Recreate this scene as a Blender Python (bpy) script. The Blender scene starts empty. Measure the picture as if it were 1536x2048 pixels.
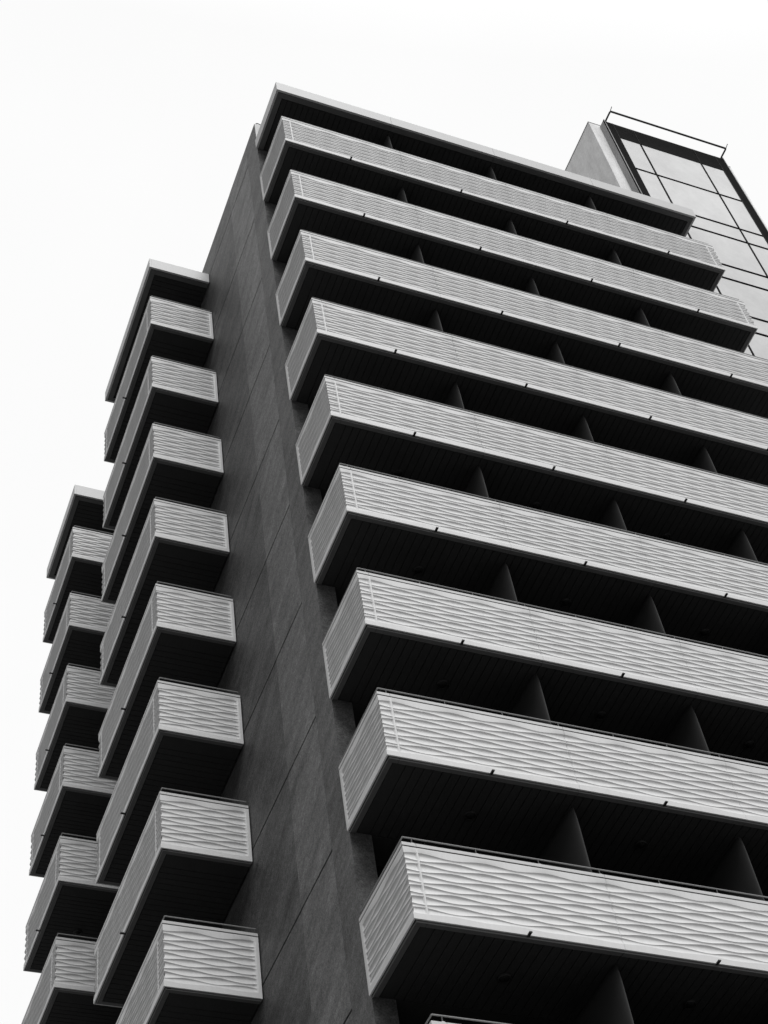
import bpy, math, random
from mathutils import Vector
random.seed(7)
S = bpy.context.scene
COL = S.collection

# ------------------------------------------------------------------ camera
cam_d = bpy.data.cameras.new("camera")
cam = bpy.data.objects.new("camera", cam_d)
COL.objects.link(cam)
cam.location = (-8.5996, -16.528, -39.952)
cam.rotation_euler = (2.4770, 0.1188, -0.3643)
cam_d.sensor_fit = 'HORIZONTAL'
cam_d.sensor_width = 36.0
cam_d.lens = 36.0 * 3373.4 / 1536.0
cam_d.clip_start = 0.1
cam_d.clip_end = 3000
S.camera = cam
S.render.resolution_x = 768
S.render.resolution_y = 1024

# ------------------------------------------------------------------ sky (overcast, neutral) and soft sun
SUN_DIR = Vector((-0.04, -0.60, 0.78)).normalized()      # towards the sun behind thin cloud
w = bpy.data.worlds.new("World")
S.world = w
w.use_nodes = True
nt = w.node_tree
nt.nodes.clear()
out = nt.nodes.new('ShaderNodeOutputWorld')
bg = nt.nodes.new('ShaderNodeBackground')
tc = nt.nodes.new('ShaderNodeTexCoord')
sky = nt.nodes.new('ShaderNodeTexSky')
sky.sky_type = 'NISHITA'
sky.sun_disc = False
sky.sun_elevation = math.asin(SUN_DIR.z)
sky.sun_rotation = math.atan2(SUN_DIR.x, SUN_DIR.y)
sky.dust_density = 6.0
bw = nt.nodes.new('ShaderNodeRGBToBW')
nt.links.new(sky.outputs[0], bw.inputs[0])
m1 = nt.nodes.new('ShaderNodeMath'); m1.operation = 'MULTIPLY'; m1.inputs[1].default_value = 0.10
nt.links.new(bw.outputs[0], m1.inputs[0])
m1.use_clamp = False
# cloud deck: a slow noise over a bright even layer, brighter towards the hidden sun
dot = nt.nodes.new('ShaderNodeVectorMath'); dot.operation = 'DOT_PRODUCT'
nt.links.new(tc.outputs['Generated'], dot.inputs[0])
dot.inputs[1].default_value = SUN_DIR
ramp = nt.nodes.new('ShaderNodeMapRange')
ramp.inputs['From Min'].default_value = 0.52
ramp.inputs['From Max'].default_value = 1.0
ramp.inputs['To Min'].default_value = 0.945
ramp.inputs['To Max'].default_value = 1.60
nt.links.new(dot.outputs['Value'], ramp.inputs['Value'])
cl = nt.nodes.new('ShaderNodeTexNoise'); cl.inputs['Scale'].default_value = 2.2; cl.inputs['Detail'].default_value = 4
nt.links.new(tc.outputs['Generated'], cl.inputs['Vector'])
cr = nt.nodes.new('ShaderNodeMapRange')
cr.inputs['From Min'].default_value = 0.3; cr.inputs['From Max'].default_value = 0.7
cr.inputs['To Min'].default_value = 0.975; cr.inputs['To Max'].default_value = 1.02
nt.links.new(cl.outputs[0], cr.inputs['Value'])
mul = nt.nodes.new('ShaderNodeMath'); mul.operation = 'MULTIPLY'
nt.links.new(ramp.outputs[0], mul.inputs[0]); nt.links.new(cr.outputs[0], mul.inputs[1])
mn = nt.nodes.new('ShaderNodeMath'); mn.operation = 'MINIMUM'; mn.inputs[1].default_value = 0.03
nt.links.new(m1.outputs[0], mn.inputs[0])
# an overcast sky is dim near the horizon and bright overhead
sep = nt.nodes.new('ShaderNodeSeparateXYZ')
nt.links.new(tc.outputs['Generated'], sep.inputs[0])
el = nt.nodes.new('ShaderNodeMapRange'); el.interpolation_type = 'SMOOTHSTEP'
el.inputs['From Min'].default_value = -0.05; el.inputs['From Max'].default_value = 0.50
el.inputs['To Min'].default_value = 0.10; el.inputs['To Max'].default_value = 1.0
nt.links.new(sep.outputs['Z'], el.inputs['Value'])
mul2 = nt.nodes.new('ShaderNodeMath'); mul2.operation = 'MULTIPLY'
add = nt.nodes.new('ShaderNodeMath'); add.operation = 'ADD'
nt.links.new(mul.outputs[0], add.inputs[0]); nt.links.new(mn.outputs[0], add.inputs[1])
nt.links.new(add.outputs[0], mul2.inputs[0]); nt.links.new(el.outputs[0], mul2.inputs[1])
# sky dimmed towards -X, out of view, to darken the left-facing faces
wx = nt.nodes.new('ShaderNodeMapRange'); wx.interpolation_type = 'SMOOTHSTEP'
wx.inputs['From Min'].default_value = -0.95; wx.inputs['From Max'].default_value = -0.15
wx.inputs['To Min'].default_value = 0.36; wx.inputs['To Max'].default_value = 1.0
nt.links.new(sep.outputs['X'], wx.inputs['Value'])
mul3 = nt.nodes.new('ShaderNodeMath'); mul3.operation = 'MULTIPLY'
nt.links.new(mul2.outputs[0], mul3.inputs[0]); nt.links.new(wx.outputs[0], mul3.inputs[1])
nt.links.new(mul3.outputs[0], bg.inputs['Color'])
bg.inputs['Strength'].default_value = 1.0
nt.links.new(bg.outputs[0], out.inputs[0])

sd = bpy.data.lights.new("sun", 'SUN')
sd.energy = 1.6
sd.angle = math.radians(35)
sd.color = (1, 1, 1)
sun = bpy.data.objects.new("sun", sd)
COL.objects.link(sun)
sun.rotation_euler = SUN_DIR.to_track_quat('Z', 'Y').to_euler()

S.view_settings.view_transform = 'Standard'
S.view_settings.look = 'None'
S.view_settings.gamma = 1.0
S.view_settings.exposure = 0.0

# ------------------------------------------------------------------ materials (all neutral greys)
STREAK = 22
def mat(name, base, rough=0.6, spec=0.3, noise=(), bump=None, streak=None):
    """noise: list of (scale, amount, stretch) multiplying the base colour"""
    m = bpy.data.materials.new(name)
    m.use_nodes = True
    t = m.node_tree
    p = t.nodes['Principled BSDF']
    p.inputs['Roughness'].default_value = rough
    p.inputs['Specular IOR Level'].default_value = spec
    co = t.nodes.new('ShaderNodeTexCoord')
    prev = None
    for (sc, amt, st) in noise:
        mp = t.nodes.new('ShaderNodeMapping')
        mp.inputs['Scale'].default_value = st
        src = co.outputs['Object']
        if 'wall' in name and sc < 8:                  # rain-blown streaks run aslant
            mr = t.nodes.new('ShaderNodeMapping')
            mr.inputs['Rotation'].default_value = (math.radians(STREAK), 0, 0)
            t.links.new(src, mr.inputs[0]); src = mr.outputs[0]
        t.links.new(src, mp.inputs[0])
        n = t.nodes.new('ShaderNodeTexNoise')
        n.inputs['Scale'].default_value = sc
        n.inputs['Detail'].default_value = 6
        n.inputs['Roughness'].default_value = 0.6
        t.links.new(mp.outputs[0], n.inputs['Vector'])
        r = t.nodes.new('ShaderNodeMapRange')
        r.inputs['From Min'].default_value = 0.3
        r.inputs['From Max'].default_value = 0.7
        r.inputs['To Min'].default_value = 1 - amt
        r.inputs['To Max'].default_value = 1 + amt
        t.links.new(n.outputs[0], r.inputs['Value'])
        if prev is None:
            prev = r.outputs[0]
        else:
            q = t.nodes.new('ShaderNodeMath'); q.operation = 'MULTIPLY'
            t.links.new(prev, q.inputs[0]); t.links.new(r.outputs[0], q.inputs[1])
            prev = q.outputs[0]
    if prev is not None:
        q = t.nodes.new('ShaderNodeMath'); q.operation = 'MULTIPLY'
        q.inputs[1].default_value = base
        t.links.new(prev, q.inputs[0])
        t.links.new(q.outputs[0], p.inputs['Base Color'])
        if 'wall' in name:
            q2 = t.nodes.new('ShaderNodeMath'); q2.operation = 'MULTIPLY'; q2.inputs[1].default_value = spec
            t.links.new(prev, q2.inputs[0]); t.links.new(q2.outputs[0], p.inputs['Specular IOR Level'])
    else:
        p.inputs['Base Color'].default_value = (base, base, base, 1)
    if bump:
        n = t.nodes.new('ShaderNodeTexNoise'); n.inputs['Scale'].default_value = bump[0]; n.inputs['Detail'].default_value = 5
        t.links.new(co.outputs['Object'], n.inputs['Vector'])
        b = t.nodes.new('ShaderNodeBump'); b.inputs['Strength'].default_value = bump[1]; b.inputs['Distance'].default_value = 0.01
        t.links.new(n.outputs[0], b.inputs['Height'])
        t.links.new(b.outputs[0], p.inputs['Normal'])
    return m

M_PANEL = mat('white_relief_panel', 0.64, 0.5, 0.4, [(0.7, 0.045, (1, 1, 1)), (60, 0.03, (1, 1, 1)), (5, 0.03, (3, 3, .35))], (90, 0.15))
M_CAP = mat('white_metal_cap', 0.56, 0.5, 0.3, [(2, 0.03, (1, 1, 1)), (40, 0.02, (1, 1, 1))])
M_FASCIA = mat('white_gloss_fascia', 0.45, 0.45, 0.7, [(2, 0.03, (1, 1, 1)), (12, 0.02, (1, 1, 1))])
M_GAP = mat('black_shadow_gap', 0.008, 0.9, 0.0)
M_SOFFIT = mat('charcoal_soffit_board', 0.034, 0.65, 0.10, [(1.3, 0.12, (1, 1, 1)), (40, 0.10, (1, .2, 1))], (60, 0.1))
M_BORDER = mat('dark_grey_soffit_trim', 0.10, 0.5, 0.3, [(3, 0.08, (1, 1, 1))])
M_ARRIS = mat('trim_edge_highlight', 0.26, 0.4, 0.5)  # paler than the trim: light caught along its edge, put into the colour
M_SLAB = mat('dark_slab', 0.06, 0.8, 0.2, [(3, 0.1, (1, 1, 1))])
M_WALL = mat('grey_rendered_wall', 0.074, 0.56, 0.40, [(0.5, 0.16, (1, 1, .4)), (1.1, 0.34, (1, .5, 2.4)), (6, 0.14, (1, .5, 2.0)), (14, 0.24, (1, 1, 1)), (34, 0.42, (1, 1, 1))], (45, 0.9))
M_WALL2 = mat('grey_rendered_wall_panel', 0.125, 0.56, 0.40, [(0.5, 0.16, (1, 1, .4)), (1.2, 0.34, (1, .5, 2.4)), (6, 0.14, (1, .5, 2.0)), (14, 0.24, (1, 1, 1)), (34, 0.42, (1, 1, 1))], (45, 0.9))
M_PARAPET = mat('pale_parapet', 0.62, 0.8, 0.2, [(3, 0.06, (1, 1, 1))])
M_DIV = mat('grey_divider', 0.046, 0.7, 0.15, [(2, 0.06, (1, 1, 1)), (50, 0.06, (1, 1, 1))])
M_RAIL = mat('galvanised_rail', 0.26, 0.6, 0.3)
M_BLACK = mat('black_metal', 0.02, 0.45, 0.4)
M_FRAME = mat('black_aluminium_frame', 0.012, 0.9, 0.03, [(3, 0.15, (1, 1, 1))])
M_MULL = mat('grey_mullion', 0.028, 0.7, 0.1)
M_CONC = mat('pale_concrete', 0.82, 0.7, 0.3, [(0.6, 0.14, (1, 1, .5)), (2.5, 0.13, (1.5, 1.5, .35)), (12, 0.08, (1, 1, 1))], (30, 0.6))
M_GPANEL = mat('pale_glazing_panel', 0.55, 0.16, 0.5, [(0.30, 0.17, (1, 1, .7)), (1.8, 0.07, (1, 1, .7)), (7, 0.02, (1, 1, 1))])  # broad noise paints soft cloud reflections into the base colour
M_SIDE = mat('grey_metal_return', 0.26, 0.5, 0.4, [(1.5, 0.15, (1, 1, .3))])
M_GLASS = mat('dark_window_glass', 0.012, 0.12, 0.5)
M_WFRAME = mat('dark_window_frame', 0.03, 0.5, 0.3)
M_LAMP = mat('unlit_lamp_diffuser', 0.008, 0.5, 0.2)
M_PAVE = mat('paving', 0.17, 0.9, 0.2, [(0.3, 0.15, (1, 1, 1)), (6, 0.1, (1, 1, 1))])
M_ASPH = mat('asphalt', 0.06, 0.9, 0.2, [(0.4, 0.15, (1, 1, 1)), (30, 0.15, (1, 1, 1))])

# ------------------------------------------------------------------ mesh helpers
class MB:
    def __init__(s):
        s.v = []; s.f = []; s.mi = []
    def quad(s, a, b, c, d, mi=0):
        i = len(s.v); s.v += [a, b, c, d]; s.f.append((i, i+1, i+2, i+3)); s.mi.append(mi)
    def box(s, x0, x1, y0, y1, z0, z1, mi=0, bev=0.0):
        i = len(s.v)
        if bev <= 0:
            s.v += [(x0,y0,z0),(x1,y0,z0),(x1,y1,z0),(x0,y1,z0),(x0,y0,z1),(x1,y0,z1),(x1,y1,z1),(x0,y1,z1)]
            fs = [(0,3,2,1),(4,5,6,7),(0,1,5,4),(1,2,6,5),(2,3,7,6),(3,0,4,7)]
        else:
            b = bev
            rings = [(b, z0), (0, z0+b), (0, z1-b), (b, z1)]
            for (q, z) in rings:
                s.v += [(x0+q,y0+q,z),(x1-q,y0+q,z),(x1-q,y1-q,z),(x0+q,y1-q,z)]
            fs = [(0,3,2,1),(12,13,14,15)]
            for r in range(3):
                for k in range(4):
                    a = r*4+k; c = r*4+(k+1) % 4
                    fs.append((a, c, c+4, a+4))
        for f in fs:
            s.f.append(tuple(i+k for k in f)); s.mi.append(mi)
    def tube(s, a, b, r, n=12, mi=0, caps=True):
        a = Vector(a); b = Vector(b); d = (b-a).normalized()
        u = d.orthogonal().normalized(); v = d.cross(u)
        i = len(s.v)
        for p in (a, b):
            for k in range(n):
                t = 2*math.pi*k/n
                s.v.append(tuple(p + r*(math.cos(t)*u + math.sin(t)*v)))
        for k in range(n):
            s.f.append((i+k, i+(k+1) % n, i+n+(k+1) % n, i+n+k)); s.mi.append(mi)
        if caps:
            s.f.append(tuple(i+n-1-k for k in range(n))); s.mi.append(mi)
            s.f.append(tuple(i+n+k for k in range(n))); s.mi.append(mi)
    def lathe(s, c, prof, n=28, mi=0):
        """prof: (radius, z) pairs from outside in"""
        i = len(s.v); cx, cy, cz = c
        for (r, z) in prof:
            for k in range(n):
                t = 2*math.pi*k/n
                s.v.append((cx+r*math.cos(t), cy+r*math.sin(t), cz+z))
        for j in range(len(prof)-1):
            for k in range(n):
                s.f.append((i+j*n+k, i+j*n+(k+1) % n, i+(j+1)*n+(k+1) % n, i+(j+1)*n+k)); s.mi.append(mi)
    def build(s, name, mats, parent=None, mp=None, smooth=False, loc=None):
        v = s.v; f = s.f
        if mp:
            v = [mp(p) for p in v]; f = [tuple(reversed(q)) for q in f]
        me = bpy.data.meshes.new(name)
        me.from_pydata([tuple(p) for p in v], [], f)
        if not isinstance(mats, (list, tuple)): mats = [mats]
        for m in mats: me.materials.append(m)
        me.polygons.foreach_set('material_index', s.mi)
        if smooth: me.polygons.foreach_set('use_smooth', [True]*len(f))
        me.update()
        o = bpy.data.objects.new(name, me); COL.objects.link(o)
        if parent: o.parent = parent
        if loc: o.location = loc
        return o

def empty(name, parent=None, loc=(0, 0, 0)):
    o = bpy.data.objects.new(name, None); COL.objects.link(o)
    o.empty_display_size = 0.2
    o.location = loc
    if parent: o.parent = parent
    return o

def copy_tree(o, parent=None, skip=()):
    c = o.copy(); COL.objects.link(c)
    if parent: c.parent = parent
    for ch in list(o.children):
        if ch.name.split('.')[0] in skip: continue
        copy_tree(ch, c, skip)
    return c

# ------------------------------------------------------------------ balcony
PH = 1.366            # height of the white parapet panel
FL = -1.10            # floor of the balcony below the parapet top
NR = 11               # relief ridges
AMP, OUT = 0.0292, 0.0056
def rdep(i, s, ph):
    if i >= NR: return 0.0
    return OUT*(1+math.cos(2*math.pi*(s-ph+0.012*i)/1.0 + math.pi*(i % 2)))
def ridge(i, s, ph):
    if i >= NR:       # soft lower edge of the relief
        return -1.258 + 0.012*math.cos(2*math.pi*(s-ph-0.35)/1.0)
    return -0.190 - 0.0985*i + AMP*math.cos(2*math.pi*(s-ph+0.012*i)/1.0 + math.pi*(i % 2))

def relief_face(mb, length, ph, flats, P, cor0, cor1):
    """one long relief face; flats: [(s0,s1)] ranges pressed flat; P(s,depth,z)->point;
       cor0/cor1 mitre the ends round the corner"""
    step = 0.045
    cols = set([0.0, length])
    n = int(length/step)
    for k in range(1, n): cols.add(round(k*length/n, 5))
    grooves = []
    for (a, b, g) in flats:
        for q in (a-0.006, a+0.002, b-0.002, b+0.006):
            if 0 < q < length: cols.add(q)
        if g:
            for q in (g-0.004, g-0.003, g+0.003, g+0.004):
                cols.add(q)
            grooves.append(g)
    cols = sorted(cols)
    cols = [c for k, c in enumerate(cols) if k == 0 or c-cols[k-1] > 0.0008]
    def flat(s):
        for (a, b, g) in flats:
            if a <= s <= b: return True
        return False
    def gd(s):
        for g in grooves:
            if abs(s-g) <= 0.0032: return 0.012
        return 0.0
    def pt(s, d, z):
        if cor0 and s < 0.0001: return P(d, d, z)
        if cor1 and s > length-0.0001: return P(length-d, d, z)
        return P(s, d, z)
    # strips in z: (z function, depth function) lists
    NS = 9
    def add_strip(rows):
        base = len(mb.v)
        for s in cols:
            for (z, d) in rows(s):
                mb.v.append(pt(s, d + gd(s), z))
        m = len(rows(cols[0]))
        for ci in range(len(cols)-1):
            for r in range(m-1):
                a = base+ci*m+r
                mb.f.append((a, a+1, a+m+1, a+m)); mb.mi.append(0)
    add_strip(lambda s: [(-0.082, 0.0), (-0.105, 0.0), (ridge(0, s, ph), 0.0 if flat(s) else rdep(0, s, ph))])
    for i in range(NR):
        def rows(s, i=i):
            z0 = ridge(i, s, ph); z1 = ridge(i+1, s, ph)
            wd = z0-z1
            D = 0.0 if flat(s) else min(0.042, 0.0285*(wd/0.15)**1.2)
            r0 = 0.0 if flat(s) else rdep(i, s, ph); r1 = 0.0 if flat(s) else rdep(i+1, s, ph)
            if i == NR-1: D *= 0.9
            L = []
            for k in range(NS+1):
                t = k/NS
                if i == NR-1:
                    prof = math.sin(math.pi*min(1, t**0.5))**1.0 if t < 1 else 0
                    prof = 4*(t**0.6)*(1-t**0.6)
                else:
                    u = t**0.72                     # deepest a little below the upper ridge
                    prof = 4*u*(1-u)
                L.append((z0-wd*t, D*prof + r0+(r1-r0)*t))
            return L
        add_strip(rows)
    add_strip(lambda s: [(ridge(NR, s, ph), 0.0), (-PH, 0.0)])

def make_balcony(name, L, D, seam_first, bays, mp, parent, end_seam, ph_long, ph_end, dividers, lights, spouts, rail_posts):
    """local frame: u along the long face from the visible corner, v inward, w up; top of parapet at w=0.
       mp maps (u,v,w) to world axes (None = identity)"""
    b = MB()
    # structural slab
    b.box(0.05, L-0.05, 0.05, D-0.002, -1.345, FL, 0)
    bal = b.build(name, [M_SLAB], parent, mp)
    # ---- parapet panel
    p = MB()
    sw = 0.015
    flats = [(seam_first-sw, seam_first+sw, 0)]
    seams = []
    s = seam_first+bays
    while s < L-0.6:
        flats.append((s-0.0001, s+0.0001, s)); seams.append(s); s += bays
    flats.append((end_seam-sw, end_seam+sw, 0))
    relief_face(p, L, ph_long, flats, lambda s, d, z: (s, d, z), True, True)
    # end faces: visible (u=0) and far (u=L)
    e = MB()
    relief_face(e, D, ph_end, [(D-0.085, D, 0)], lambda s, d, z: (d, s, z), True, False)
    o = len(p.v); p.v += e.v
    p.f += [tuple(reversed([q+o for q in f])) for f in e.f]; p.mi += e.mi
    e = MB()
    relief_face(e, D, ph_end, [(D-0.085, D, 0)], lambda s, d, z: (L-d, s, z), True, False)
    o = len(p.v); p.v += e.v
    p.f += [tuple(q+o for q in f) for f in e.f]; p.mi += e.mi
    # inner faces, back edge and underside return of the panel
    T = 0.075
    p.box(T-0.02, L-T+0.02, T-0.02, T+0.02, -PH+0.02, -0.06, 0)
    p.box(T-0.02, T+0.02, T+0.021, D-0.002, -PH+0.02, -0.06, 0)
    p.box(L-T-0.02, L-T+0.02, T+0.021, D-0.002, -PH+0.02, -0.06, 0)
    for (a, bq, c, d) in (((0, 0, -PH), (L, 0, -PH), (L-0.025, 0.025, -PH), (0.025, 0.025, -PH)),
                          ((0, 0, -PH), (0.025, 0.025, -PH), (0.025, D, -PH), (0, D, -PH)),
                          ((L, 0, -PH), (L, D, -PH), (L-0.025, D, -PH), (L-0.025, 0.025, -PH))):
        p.quad(d, c, bq, a) if False else p.quad(a, d, c, bq)
    # back closing strips
    p.quad((0, D, -0.06), (T, D, -0.06), (T, D, -PH), (0, D, -PH))
    p.quad((L, D, -0.06), (L, D, -PH), (L-T, D, -PH), (L-T, D, -0.06))
    po = p.build('parapet_panel', [M_PANEL], bal, mp, smooth=True)
    # ---- cap with the shadow groove below it
    c = MB()
    c.box(0.012, L-0.012, 0.012, 0.11, -0.0825, -0.064, 1)
    c.box(0.012, 0.11, 0.111, D-0.003, -0.0825, -0.064, 1)
    c.box(L-0.11, L-0.012, 0.111, D-0.003, -0.0825, -0.064, 1)
    xs = [-0.004] + [seam_first] + seams + [L+0.004]
    for k in range(len(xs)-1):
        c.box(xs[k]+(0.003 if k else 0), xs[k+1]-(0.003 if k < len(xs)-2 else 0), -0.004, 0.125, -0.064, 0.0, 0, 0.004)
    c.box(-0.004, 0.12, 0.127, D-0.004, -0.064, 0.0, 0, 0.004)
    c.box(L-0.12, L+0.004, 0.127, D-0.004, -0.064, 0.0, 0, 0.004)
    c.build('coping', [M_CAP, M_GAP], bal, mp)
    # ---- soffit: boards, then trim
    g = MB()
    g.box(0.026, L-0.026, 0.026, D-0.001, -1.352, -1.346, 1)
    b0, b1 = 0.145, L-0.145
    pitch = 0.1515
    u = b0 + (seam_first-b0) % pitch if seam_first > b0 else b0
    edges = [b0]
    q = seam_first + pitch
    while q < b1-0.05:
        edges.append(q); q += min(bays, 3.03)/20 if bays < 3.1 else pitch
    edges.append(b1)
    for k in range(len(edges)-1):
        g.box(edges[k]+0.0055, edges[k+1]-0.0055, 0.150, D-0.01, -1.373, -1.3525, 0, 0.003)
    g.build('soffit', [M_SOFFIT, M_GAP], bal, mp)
    t = MB()
    ts = [0.044, seam_first] + seams + [L-0.044]
    for k in range(len(ts)-1):
        t.box(ts[k]+(0.003 if k else 0), ts[k+1]-(0.003 if k < len(ts)-2 else 0), 0.052, 0.138, -1.385, -1.3525, 0, 0.003)
        t.box(ts[k]+(0.003 if k else 0), ts[k+1]-(0.003 if k < len(ts)-2 else 0), 0.044, 0.0515, -1.3895, -1.3525, 1)
    t.box(0.052, 0.138, 0.140, D-0.008, -1.385, -1.3525, 0, 0.003)
    t.box(0.044, 0.0515, 0.052, D-0.008, -1.3895, -1.3525, 1)
    t.box(L-0.138, L-0.044, 0.140, D-0.008, -1.385, -1.3525, 0, 0.003)
    t.build('soffit_trim', [M_BORDER, M_ARRIS], bal, mp)
    # ---- handrail
    h = MB()
    hz = 0.135
    h.tube((0.05, 0.055, hz), (L-0.05, 0.055, hz), 0.012)
    h.tube((0.05, 0.055, hz), (0.05, D-0.02, hz), 0.012)
    h.tube((L-0.05, 0.055, hz), (L-0.05, D-0.02, hz), 0.012)
    for x in rail_posts:
        h.tube((x, 0.055, 0.0), (x, 0.055, hz-0.01), 0.010, 8, 1)
        h.box(x-0.022, x+0.022, 0.03, 0.08, 0.0005, 0.034, 2)
    h.build('handrail', [M_RAIL, M_BLACK, M_CAP], bal, mp, smooth=False)
    # ---- drain spouts
    for x in spouts:
        d = MB()
        d.box(x-0.022, x+0.022, -0.075, 0.03, -1.377, -1.350, 0, 0.004)
        d.build('drain_spout', [M_BLACK], bal, mp)
    # ---- bulkhead lamps on the soffit
    for (x, y) in lights:
        l = MB()
        l.lathe((x, y, -1.3735), [(0.10, 0.0), (0.10, -0.022), (0.094, -0.034), (0.080, -0.034), (0.076, -0.026)], 28, 0)
        l.lathe((x, y, -1.3735), [(0.076, -0.026), (0.062, -0.043), (0.035, -0.055), (0.0, -0.058)], 28, 1)
        l.build('ceiling_lamp', [M_BLACK, M_LAMP], bal, mp, smooth=True)
    # ---- dividers standing on the balcony floor, with a tapered front nose
    for x in dividers:
        dv = MB()
        top, bot = 1.602, FL+0.001
        N = 22
        nose = [(0.0, 0.004), (0.012, 0.014), (0.04, 0.026), (0.09, 0.037), (0.16, 0.044), (0.26, 0.048), (D-0.31, 0.050)]
        rows = []
        for k in range(N+1):
            z = top + (bot-top)*(k/N)
            dz = top-z
            yf = 0.274 + 0.035*math.exp(-dz/0.16) + 0.006*dz
            left = [(x-h, min(yf+q, D-0.004), z) for (q, h) in reversed(nose)]
            right = [(x+h, min(yf+q, D-0.004), z) for (q, h) in nose]
            rows.append(left+right)
        n = len(rows[0]); base = len(dv.v)
        for r in rows: dv.v += r
        for k in range(N):
            for c in range(n-1):
                a = base+k*n+c
                dv.f.append((a, a+n, a+n+1, a+1)); dv.mi.append(0)
        dv.f.append(tuple(base+c for c in range(n))); dv.mi.append(0)
        dv.build('balcony_divider', [M_DIV], bal, mp, smooth=True)
    return bal

def make_canopy(L, D, seams, mp, parent, H=0.46):
    """roof canopy over the top balcony; underside of the fascia at w=0"""
    c = MB()
    c.box(0.02, L-0.02, 0.02, D-0.002, 0.03, H-0.03, 0)
    can = c.build('roof_canopy', [M_SLAB], parent, mp)
    f = MB()
    xs = [0.0]+seams+[L]
    for k in range(len(xs)-1):
        f.box(xs[k]+(0.003 if k else 0), xs[k+1]-(0.003 if k < len(xs)-2 else 0), 0.0, 0.06, 0.0, H, 0, 0.004)
    f.box(0.0, 0.06, 0.062, D-0.003, 0.0, H, 0, 0.004)
    f.box(L-0.06, L, 0.062, D-0.003, 0.0, H, 0, 0.004)
    f.box(0.06, L-0.06, 0.062, D-0.003, H-0.028, H-0.006, 0)
    f.build('fascia', [M_FASCIA], can, mp)
    g = MB()
    g.box(0.062, L-0.062, 0.064, D-0.004, 0.014, 0.028, 1)
    b0, b1 = 0.215, L-0.185
    q = b0
    while q < b1-0.05:
        e = min(q+0.1515, b1)
        g.box(q+0.006, e-0.006, 0.215, D-0.01, -0.010, 0.0135, 0, 0.003)
        q = e
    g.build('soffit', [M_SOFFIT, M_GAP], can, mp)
    t = MB()
    xs = [0.07]+seams+[L-0.07]
    for k in range(len(xs)-1):
        t.box(xs[k]+(0.003 if k else 0), xs[k+1]-(0.003 if k < len(xs)-2 else 0), 0.070, 0.200, -0.022, 0.0135, 0, 0.003)
    t.box(0.07, 0.20, 0.203, D-0.008, -0.022, 0.0135, 0, 0.003)
    t.box(L-0.18, L-0.07, 0.203, D-0.008, -0.022, 0.0135, 0, 0.003)
    t.build('soffit_trim', [M_BORDER], can, mp)
    return can

# ------------------------------------------------------------------ setting
GZ = -41.55
g = MB(); g.quad((-400, -400, GZ), (400, -400, GZ), (400, 400, GZ), (-400, 400, GZ))
gr = g.build('ground', [M_PAVE]); gr['kind'] = 'structure'; gr['label'] = 'grey paved ground round the tower block'
g = MB(); g.box(-400, 400, -24.0, -11.0, GZ+0.002, GZ+0.006)
rd = g.build('road', [M_ASPH]); rd['kind'] = 'structure'; rd['label'] = 'asphalt road in front of the tower block'

# ------------------------------------------------------------------ apartment building
LF, DF = 12.597, 1.7585
LA, DA = 4.69, 1.732
LB = 3.475
YA, YB = 6.016, 14.236
XA = -1.7115
WX = 0.040            # plane of the grey side wall
ZTOP = 3.17
YEND = 19.0
XE = 12.26            # far end of the residential block
bld = empty('apartment_building', None, (0, 0, GZ))
bld['label'] = 'grey high-rise apartment block with stacked white wavy-panelled balconies'
bld['category'] = 'building'
root = empty('tmp')   # replaced below
bpy.data.objects.remove(root)
def reparent(o):      # building origin stands on the ground
    o.location.z -= GZ
    return o

# side wall: body behind a skin of rendered panels with open joints
wb = MB()
wb.box(WX+0.03, XE, 2.42, YEND, GZ, ZTOP-0.05, 0)
wb.box(WX+0.03, 0.405, 1.775, 2.418, GZ, ZTOP-0.05, 0)
wo = reparent(wb.build('wall_backing', [M_GAP], bld))
JZ = [2.04-3.02*k for k in range(0, 15)]
skin = MB()
def skinbox(y0, y1, z0, z1, mi, x0=WX):
    skin.box(x0, WX+0.029, y0, y1, z0, z1, mi, 0.003)
# corner pilaster (return and narrow front face)
skin.box(WX, 0.410, 1.7585, 1.774, GZ, ZTOP, 0, 0.004)
skin.box(WX, WX+0.029, 1.7745, 2.490, GZ, ZTOP, 0, 0.003)
skin.box(0.406, 0.4115, 1.7745, 2.41, GZ, ZTOP, 0)
ycols = [(2.497, 3.99, 1), (3.991, 5.985, 0), (5.990, 10.9, 0), (10.91, 14.2, 1), (14.21, YEND, 0)]
zs = [ZTOP]+JZ+[GZ]
for (y0, y1, mi) in ycols:
    for k in range(len(zs)-1):
        if zs[k+1] >= zs[k]: continue
        x0 = WX + (0.004 if mi == 0 else 0.0)
        skin.box(x0, WX+0.0285, y0, y1, max(zs[k+1], GZ)+(0.020 if k < len(zs)-2 else 0), zs[k]-(0.020 if k else 0), mi, 0.003)
reparent(skin.build('wall', [M_WALL, M_WALL2], bld))
pp = MB()
pp.box(WX+0.006, XE, 1.745, 1.95, 2.135, ZTOP+0.004, 0, 0.006)
pp.box(0.412, XE, 1.951, 2.41, 2.14, 2.4, 0)
reparent(pp.build('roof_parapet', [M_PARAPET], bld))
rf = MB(); rf.box(WX+0.03, XE, 2.42, YEND, ZTOP-0.049, ZTOP-0.01, 0)
reparent(rf.build('roof', [M_SLAB], bld))
ha = MB()
ha.tube((0.14, 1.85, ZTOP), (0.14, 1.85, ZTOP+0.28), 0.014, 8)
ha.tube((0.14, 1.85, ZTOP+0.28), (0.20, 1.85, ZTOP+0.31), 0.014, 8)
ha.tube((0.20, 1.85, ZTOP+0.31), (0.33, 1.85, ZTOP+0.26), 0.012, 8)
reparent(ha.build('roof_hook', [M_BLACK], bld))

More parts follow.
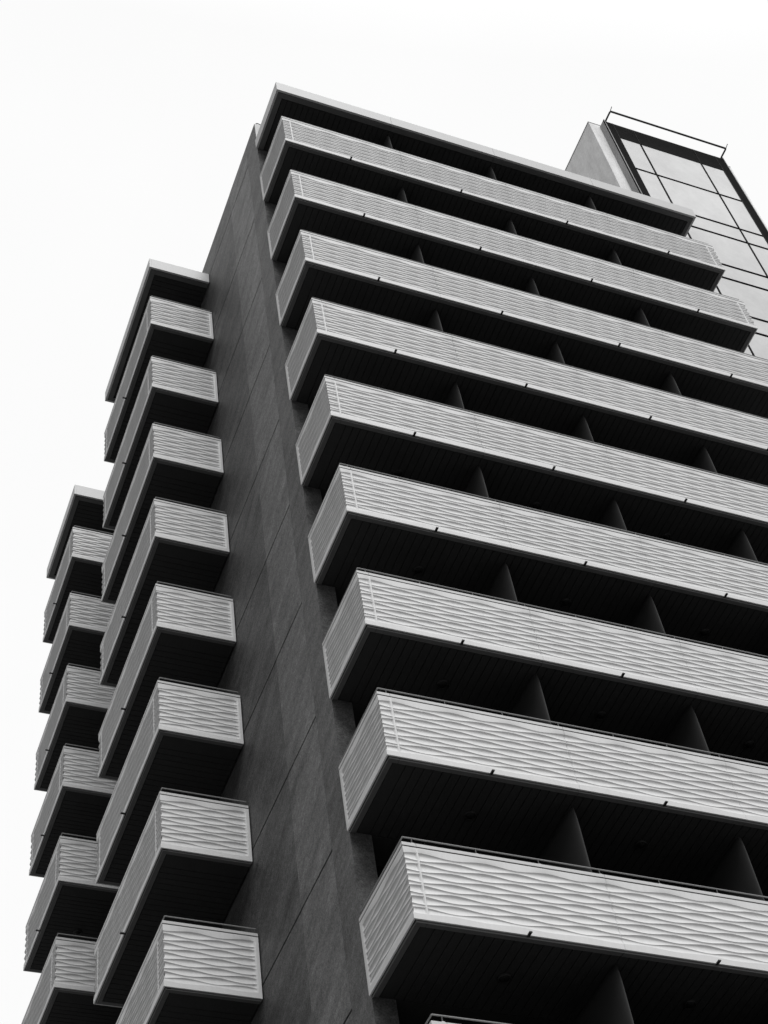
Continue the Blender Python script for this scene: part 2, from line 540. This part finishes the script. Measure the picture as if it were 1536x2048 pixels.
# front balconies
BAY = 3.03
SEAM = 0.2175
BX = [SEAM+BAY*k for k in range(1, 4)]
MID = [SEAM+BAY*(k+0.5) for k in range(4)]
posts = [SEAM-0.03+1.01*k for k in range(13)]
front = make_balcony('balcony', LF, DF, SEAM, BAY, None, bld, LF-0.2175, 0.27, 0.52, BX,
                     [(x+0.03, 0.945) for x in MID], MID, posts)
DZ = {5: 0.0, 6: -0.035, 7: 0.0, 8: -0.075, 9: -0.085, 10: -0.085}
def floor_infill(z, fname='floor_slab'):
    pass
fronts = []
for k in range(0, 11):
    o = front if k == 0 else copy_tree(front, bld)
    o.location = (0, 0, -3.0*k + DZ.get(k, 0) - GZ)
    fronts.append(o)
can = make_canopy(LF, DF, BX, None, bld)
can.location = (0, 0, 1.650-GZ)

# window walls in the recess behind the front balconies (glass doors, slab edges)
wproto = None
def make_window(wd, ht):
    f = MB()
    fw = 0.06
    f.box(0, wd, 0, 0.07, 0, fw, 0, 0.004); f.box(0, wd, 0, 0.07, ht-fw, ht, 0, 0.004)
    for x in (0, wd/2-fw/2, wd-fw):
        f.box(x, x+fw, 0.002, 0.068, fw, ht-fw, 0, 0.004)
    fr = f.build('window', [M_WFRAME], bld)
    p = MB(); p.box(fw, wd-fw, 0.03, 0.04, fw, ht-fw)
    p.build('pane', [M_GLASS], fr)
    return fr
win = make_window(2.8, 2.45)
first = True
for k in range(0, 11):
    zf = -3.0*k + DZ.get(k, 0) + FL
    for j in range(4):
        x = SEAM+BAY*j+0.115
        if j == 0: x += 0.12
        if j == 3: x -= 0.2
        o = win if first else copy_tree(win, bld)
        first = False
        o.location = (x, 2.30, zf+0.02-GZ)
sl = MB()
for k in range(0, 12):
    zf = -3.0*k + DZ.get(k, 0)
    sl.box(0.412, XE, DF, 2.42, zf-1.372, zf+FL-0.004, 0)
sl.box(0.412, XE, DF, 2.42, 1.640, 2.13, 0)
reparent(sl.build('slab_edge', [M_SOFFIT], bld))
pw = MB()
for x in BX:
    pw.box(x-0.12, x+0.12, 2.05, 2.419, GZ, 2.1, 0)
reparent(pw.build('party_wall', [M_WALL], bld))

# side balconies: swap the axes (u -> +Y, v -> +X)
def mpA(p): return (p[1], p[0], p[2])
def posts_for(L): return [0.28+1.03*k for k in range(int((L-0.3)/1.03)+1)]
sideA = make_balcony('balcony', LA, DA, 0.345, LA-0.69, mpA, bld, LA-0.25, 0.10, 0.53, [],
                     [(LA*0.5, 0.91)], [LA*0.53], posts_for(LA))
sideB = make_balcony('balcony', LB, DA, 0.345, LB-0.69, mpA, bld, LB-0.25, 0.10, 0.53, [],
                     [(LB*0.5, 0.91)], [LB*0.545], posts_for(LB))
for k in range(0, 10):
    o = sideA if k == 0 else copy_tree(sideA, bld)
    o.location = (XA, YA, -3.003*k - 0.02 - GZ)
    o = sideB if k == 0 else copy_tree(sideB, bld)
    o.location = (XA, YB, -3.003*k - 0.03 - GZ)
ca = make_canopy(LA, DA, [], mpA, bld); ca.location = (XA, YA, 1.600-GZ)
cb = make_canopy(LB, DA, [], mpA, bld); cb.location = (XA, YB, 1.610-GZ)
wside = None
for (y0, L) in ((YA, LA), (YB, LB)):
    for k in range(0, 10):
        if wside is None:
            f = MB(); wd, ht, fw = 2.1, 2.4, 0.06
            f.box(0, 0.05, 0, wd, 0, fw, 0, 0.004); f.box(0, 0.05, 0, wd, ht-fw, ht, 0, 0.004)
            for y in (0, wd/2-fw/2, wd-fw): f.box(0.002, 0.048, y, y+fw, fw, ht-fw, 0, 0.004)
            wside = f.build('window', [M_WFRAME], bld)
            p = MB(); p.box(0.02, 0.03, fw, wd-fw, fw, ht-fw); p.build('pane', [M_GLASS], wside)
            o = wside
        else:
            o = copy_tree(wside, bld)
        o.location = (WX-0.035, y0+L-2.3, -3.003*k + FL - 0.0 - GZ)

# ------------------------------------------------------------------ lift tower beside the block
tw = empty('lift_tower', None, (12.3, 1.744, GZ))
tw['label'] = 'pale concrete lift tower with black-framed panelled bay and roof rail, beside the balconied block'
tw['category'] = 'tower'
def tp(o):
    o.parent = tw; o.location = (-12.3, -1.744, -GZ); return o
X0, X1, YT, YC, ZT = 12.672, 17.26, 1.450, 1.744, 11.03
c = MB()
c.box(12.275, 17.765, YC, 6.2, GZ, 11.29, 0, 0.02)
tp(c.build('concrete_core', [M_CONC]))
c = MB(); c.box(12.265, 17.775, YC-0.006, 6.21, 11.291, 11.33, 0, 0.006)
tp(c.build('coping', [M_SIDE]))
b = MB()
b.box(X0+0.012, X1-0.012, YT+0.05, YC-0.002, GZ, ZT-0.01, 0)
tp(b.build('bay_backing', [M_GAP]))
s = MB()
s.box(X0, X0+0.0115, YT+0.004, YC-0.003, GZ, ZT+0.12, 0)
s.box(X1-0.0115, X1, YT+0.004, YC-0.003, GZ, ZT+0.12, 0)
tp(s.build('metal_cladding', [M_SIDE]))
f = MB()
f.box(X0+0.03, 12.965, YT, YT+0.049, GZ, ZT, 0, 0.004)
f.box(16.925, X1-0.03, YT, YT+0.049, GZ, ZT, 0, 0.004)
f.box(12.99, 13.75-0.022, YT+0.002, YT+0.049, 9.955, ZT-0.002, 0, 0.003)
f.box(13.75+0.022, 16.045-0.022, YT+0.002, YT+0.049, 9.955, ZT-0.002, 0, 0.003)
f.box(16.045+0.022, 16.90, YT+0.002, YT+0.049, 9.955, ZT-0.002, 0, 0.003)
tp(f.build('bay_frame', [M_FRAME]))
f = MB()
f.box(X0, X0+0.026, YT-0.012, YT+0.049, GZ, ZT+0.125, 0)
f.box(X1-0.026, X1, YT-0.012, YT+0.049, GZ, ZT+0.1, 0)
tp(f.build('corner_trim', [M_SIDE]))
zj = [9.93]
zrows = []
zrows.append((7.815, 9.925))
zrows.append((5.475, 7.690))
z = 5.475
k = 0
while z > -38:
    zrows.append((z-0.91, z-0.125)); zrows.append((z-3.025, z-0.91-0.125)); z -= 3.025
xcols = [(12.995, 13.710), (13.790, 16.005), (16.085, 16.895)]
for (a, bq) in zrows:
    for (u0, u1) in xcols:
        if bq-a < 0.2: continue
        pn = MB(); pn.box(u0, u1, YT+0.006, YT+0.046, a, bq, 0, 0.004)
        tp(pn.build('cladding_panel', [M_GPANEL]))
gk = MB()
for k in range(len(zrows)-1):
    for (u0, u1) in xcols:
        gk.box(u0, u1, YT+0.003, YT+0.0495, zrows[k+1][1]+0.0005, zrows[k][0]-0.0005, 0)
gk.box(13.7105, 13.7895, YT+0.0025, YT+0.0495, GZ, 9.954, 0)
gk.box(16.0055, 16.0845, YT+0.0025, YT+0.0495, GZ, 9.954, 0)
tp(gk.build('joint_gasket', [M_GAP]))
for x in (12.98, 13.75, 16.045, 16.910):
    mm = MB()
    wv = 0.007 if x in (13.75, 16.045) else 0.008
    mm.box(x-wv, x+wv, YT-0.006, YT+0.0485, GZ, ZT-0.001, 0)
    tp(mm.build('mullion', [M_MULL]))
r = MB()
zr = 11.09
for x in (12.74, 17.18):
    r.tube((x, 1.60, ZT-0.01), (x, 1.42, zr), 0.030, 10)
    r.tube((x, 1.42, zr), (x, 1.12, zr), 0.030, 10)
    r.tube((x, 1.12, zr), (x, 0.95, zr+0.06), 0.013, 8)
r.tube((12.74, 1.10, zr), (17.18, 1.10, zr), 0.034, 12)
tp(r.build('roof_rail', [M_BLACK]))
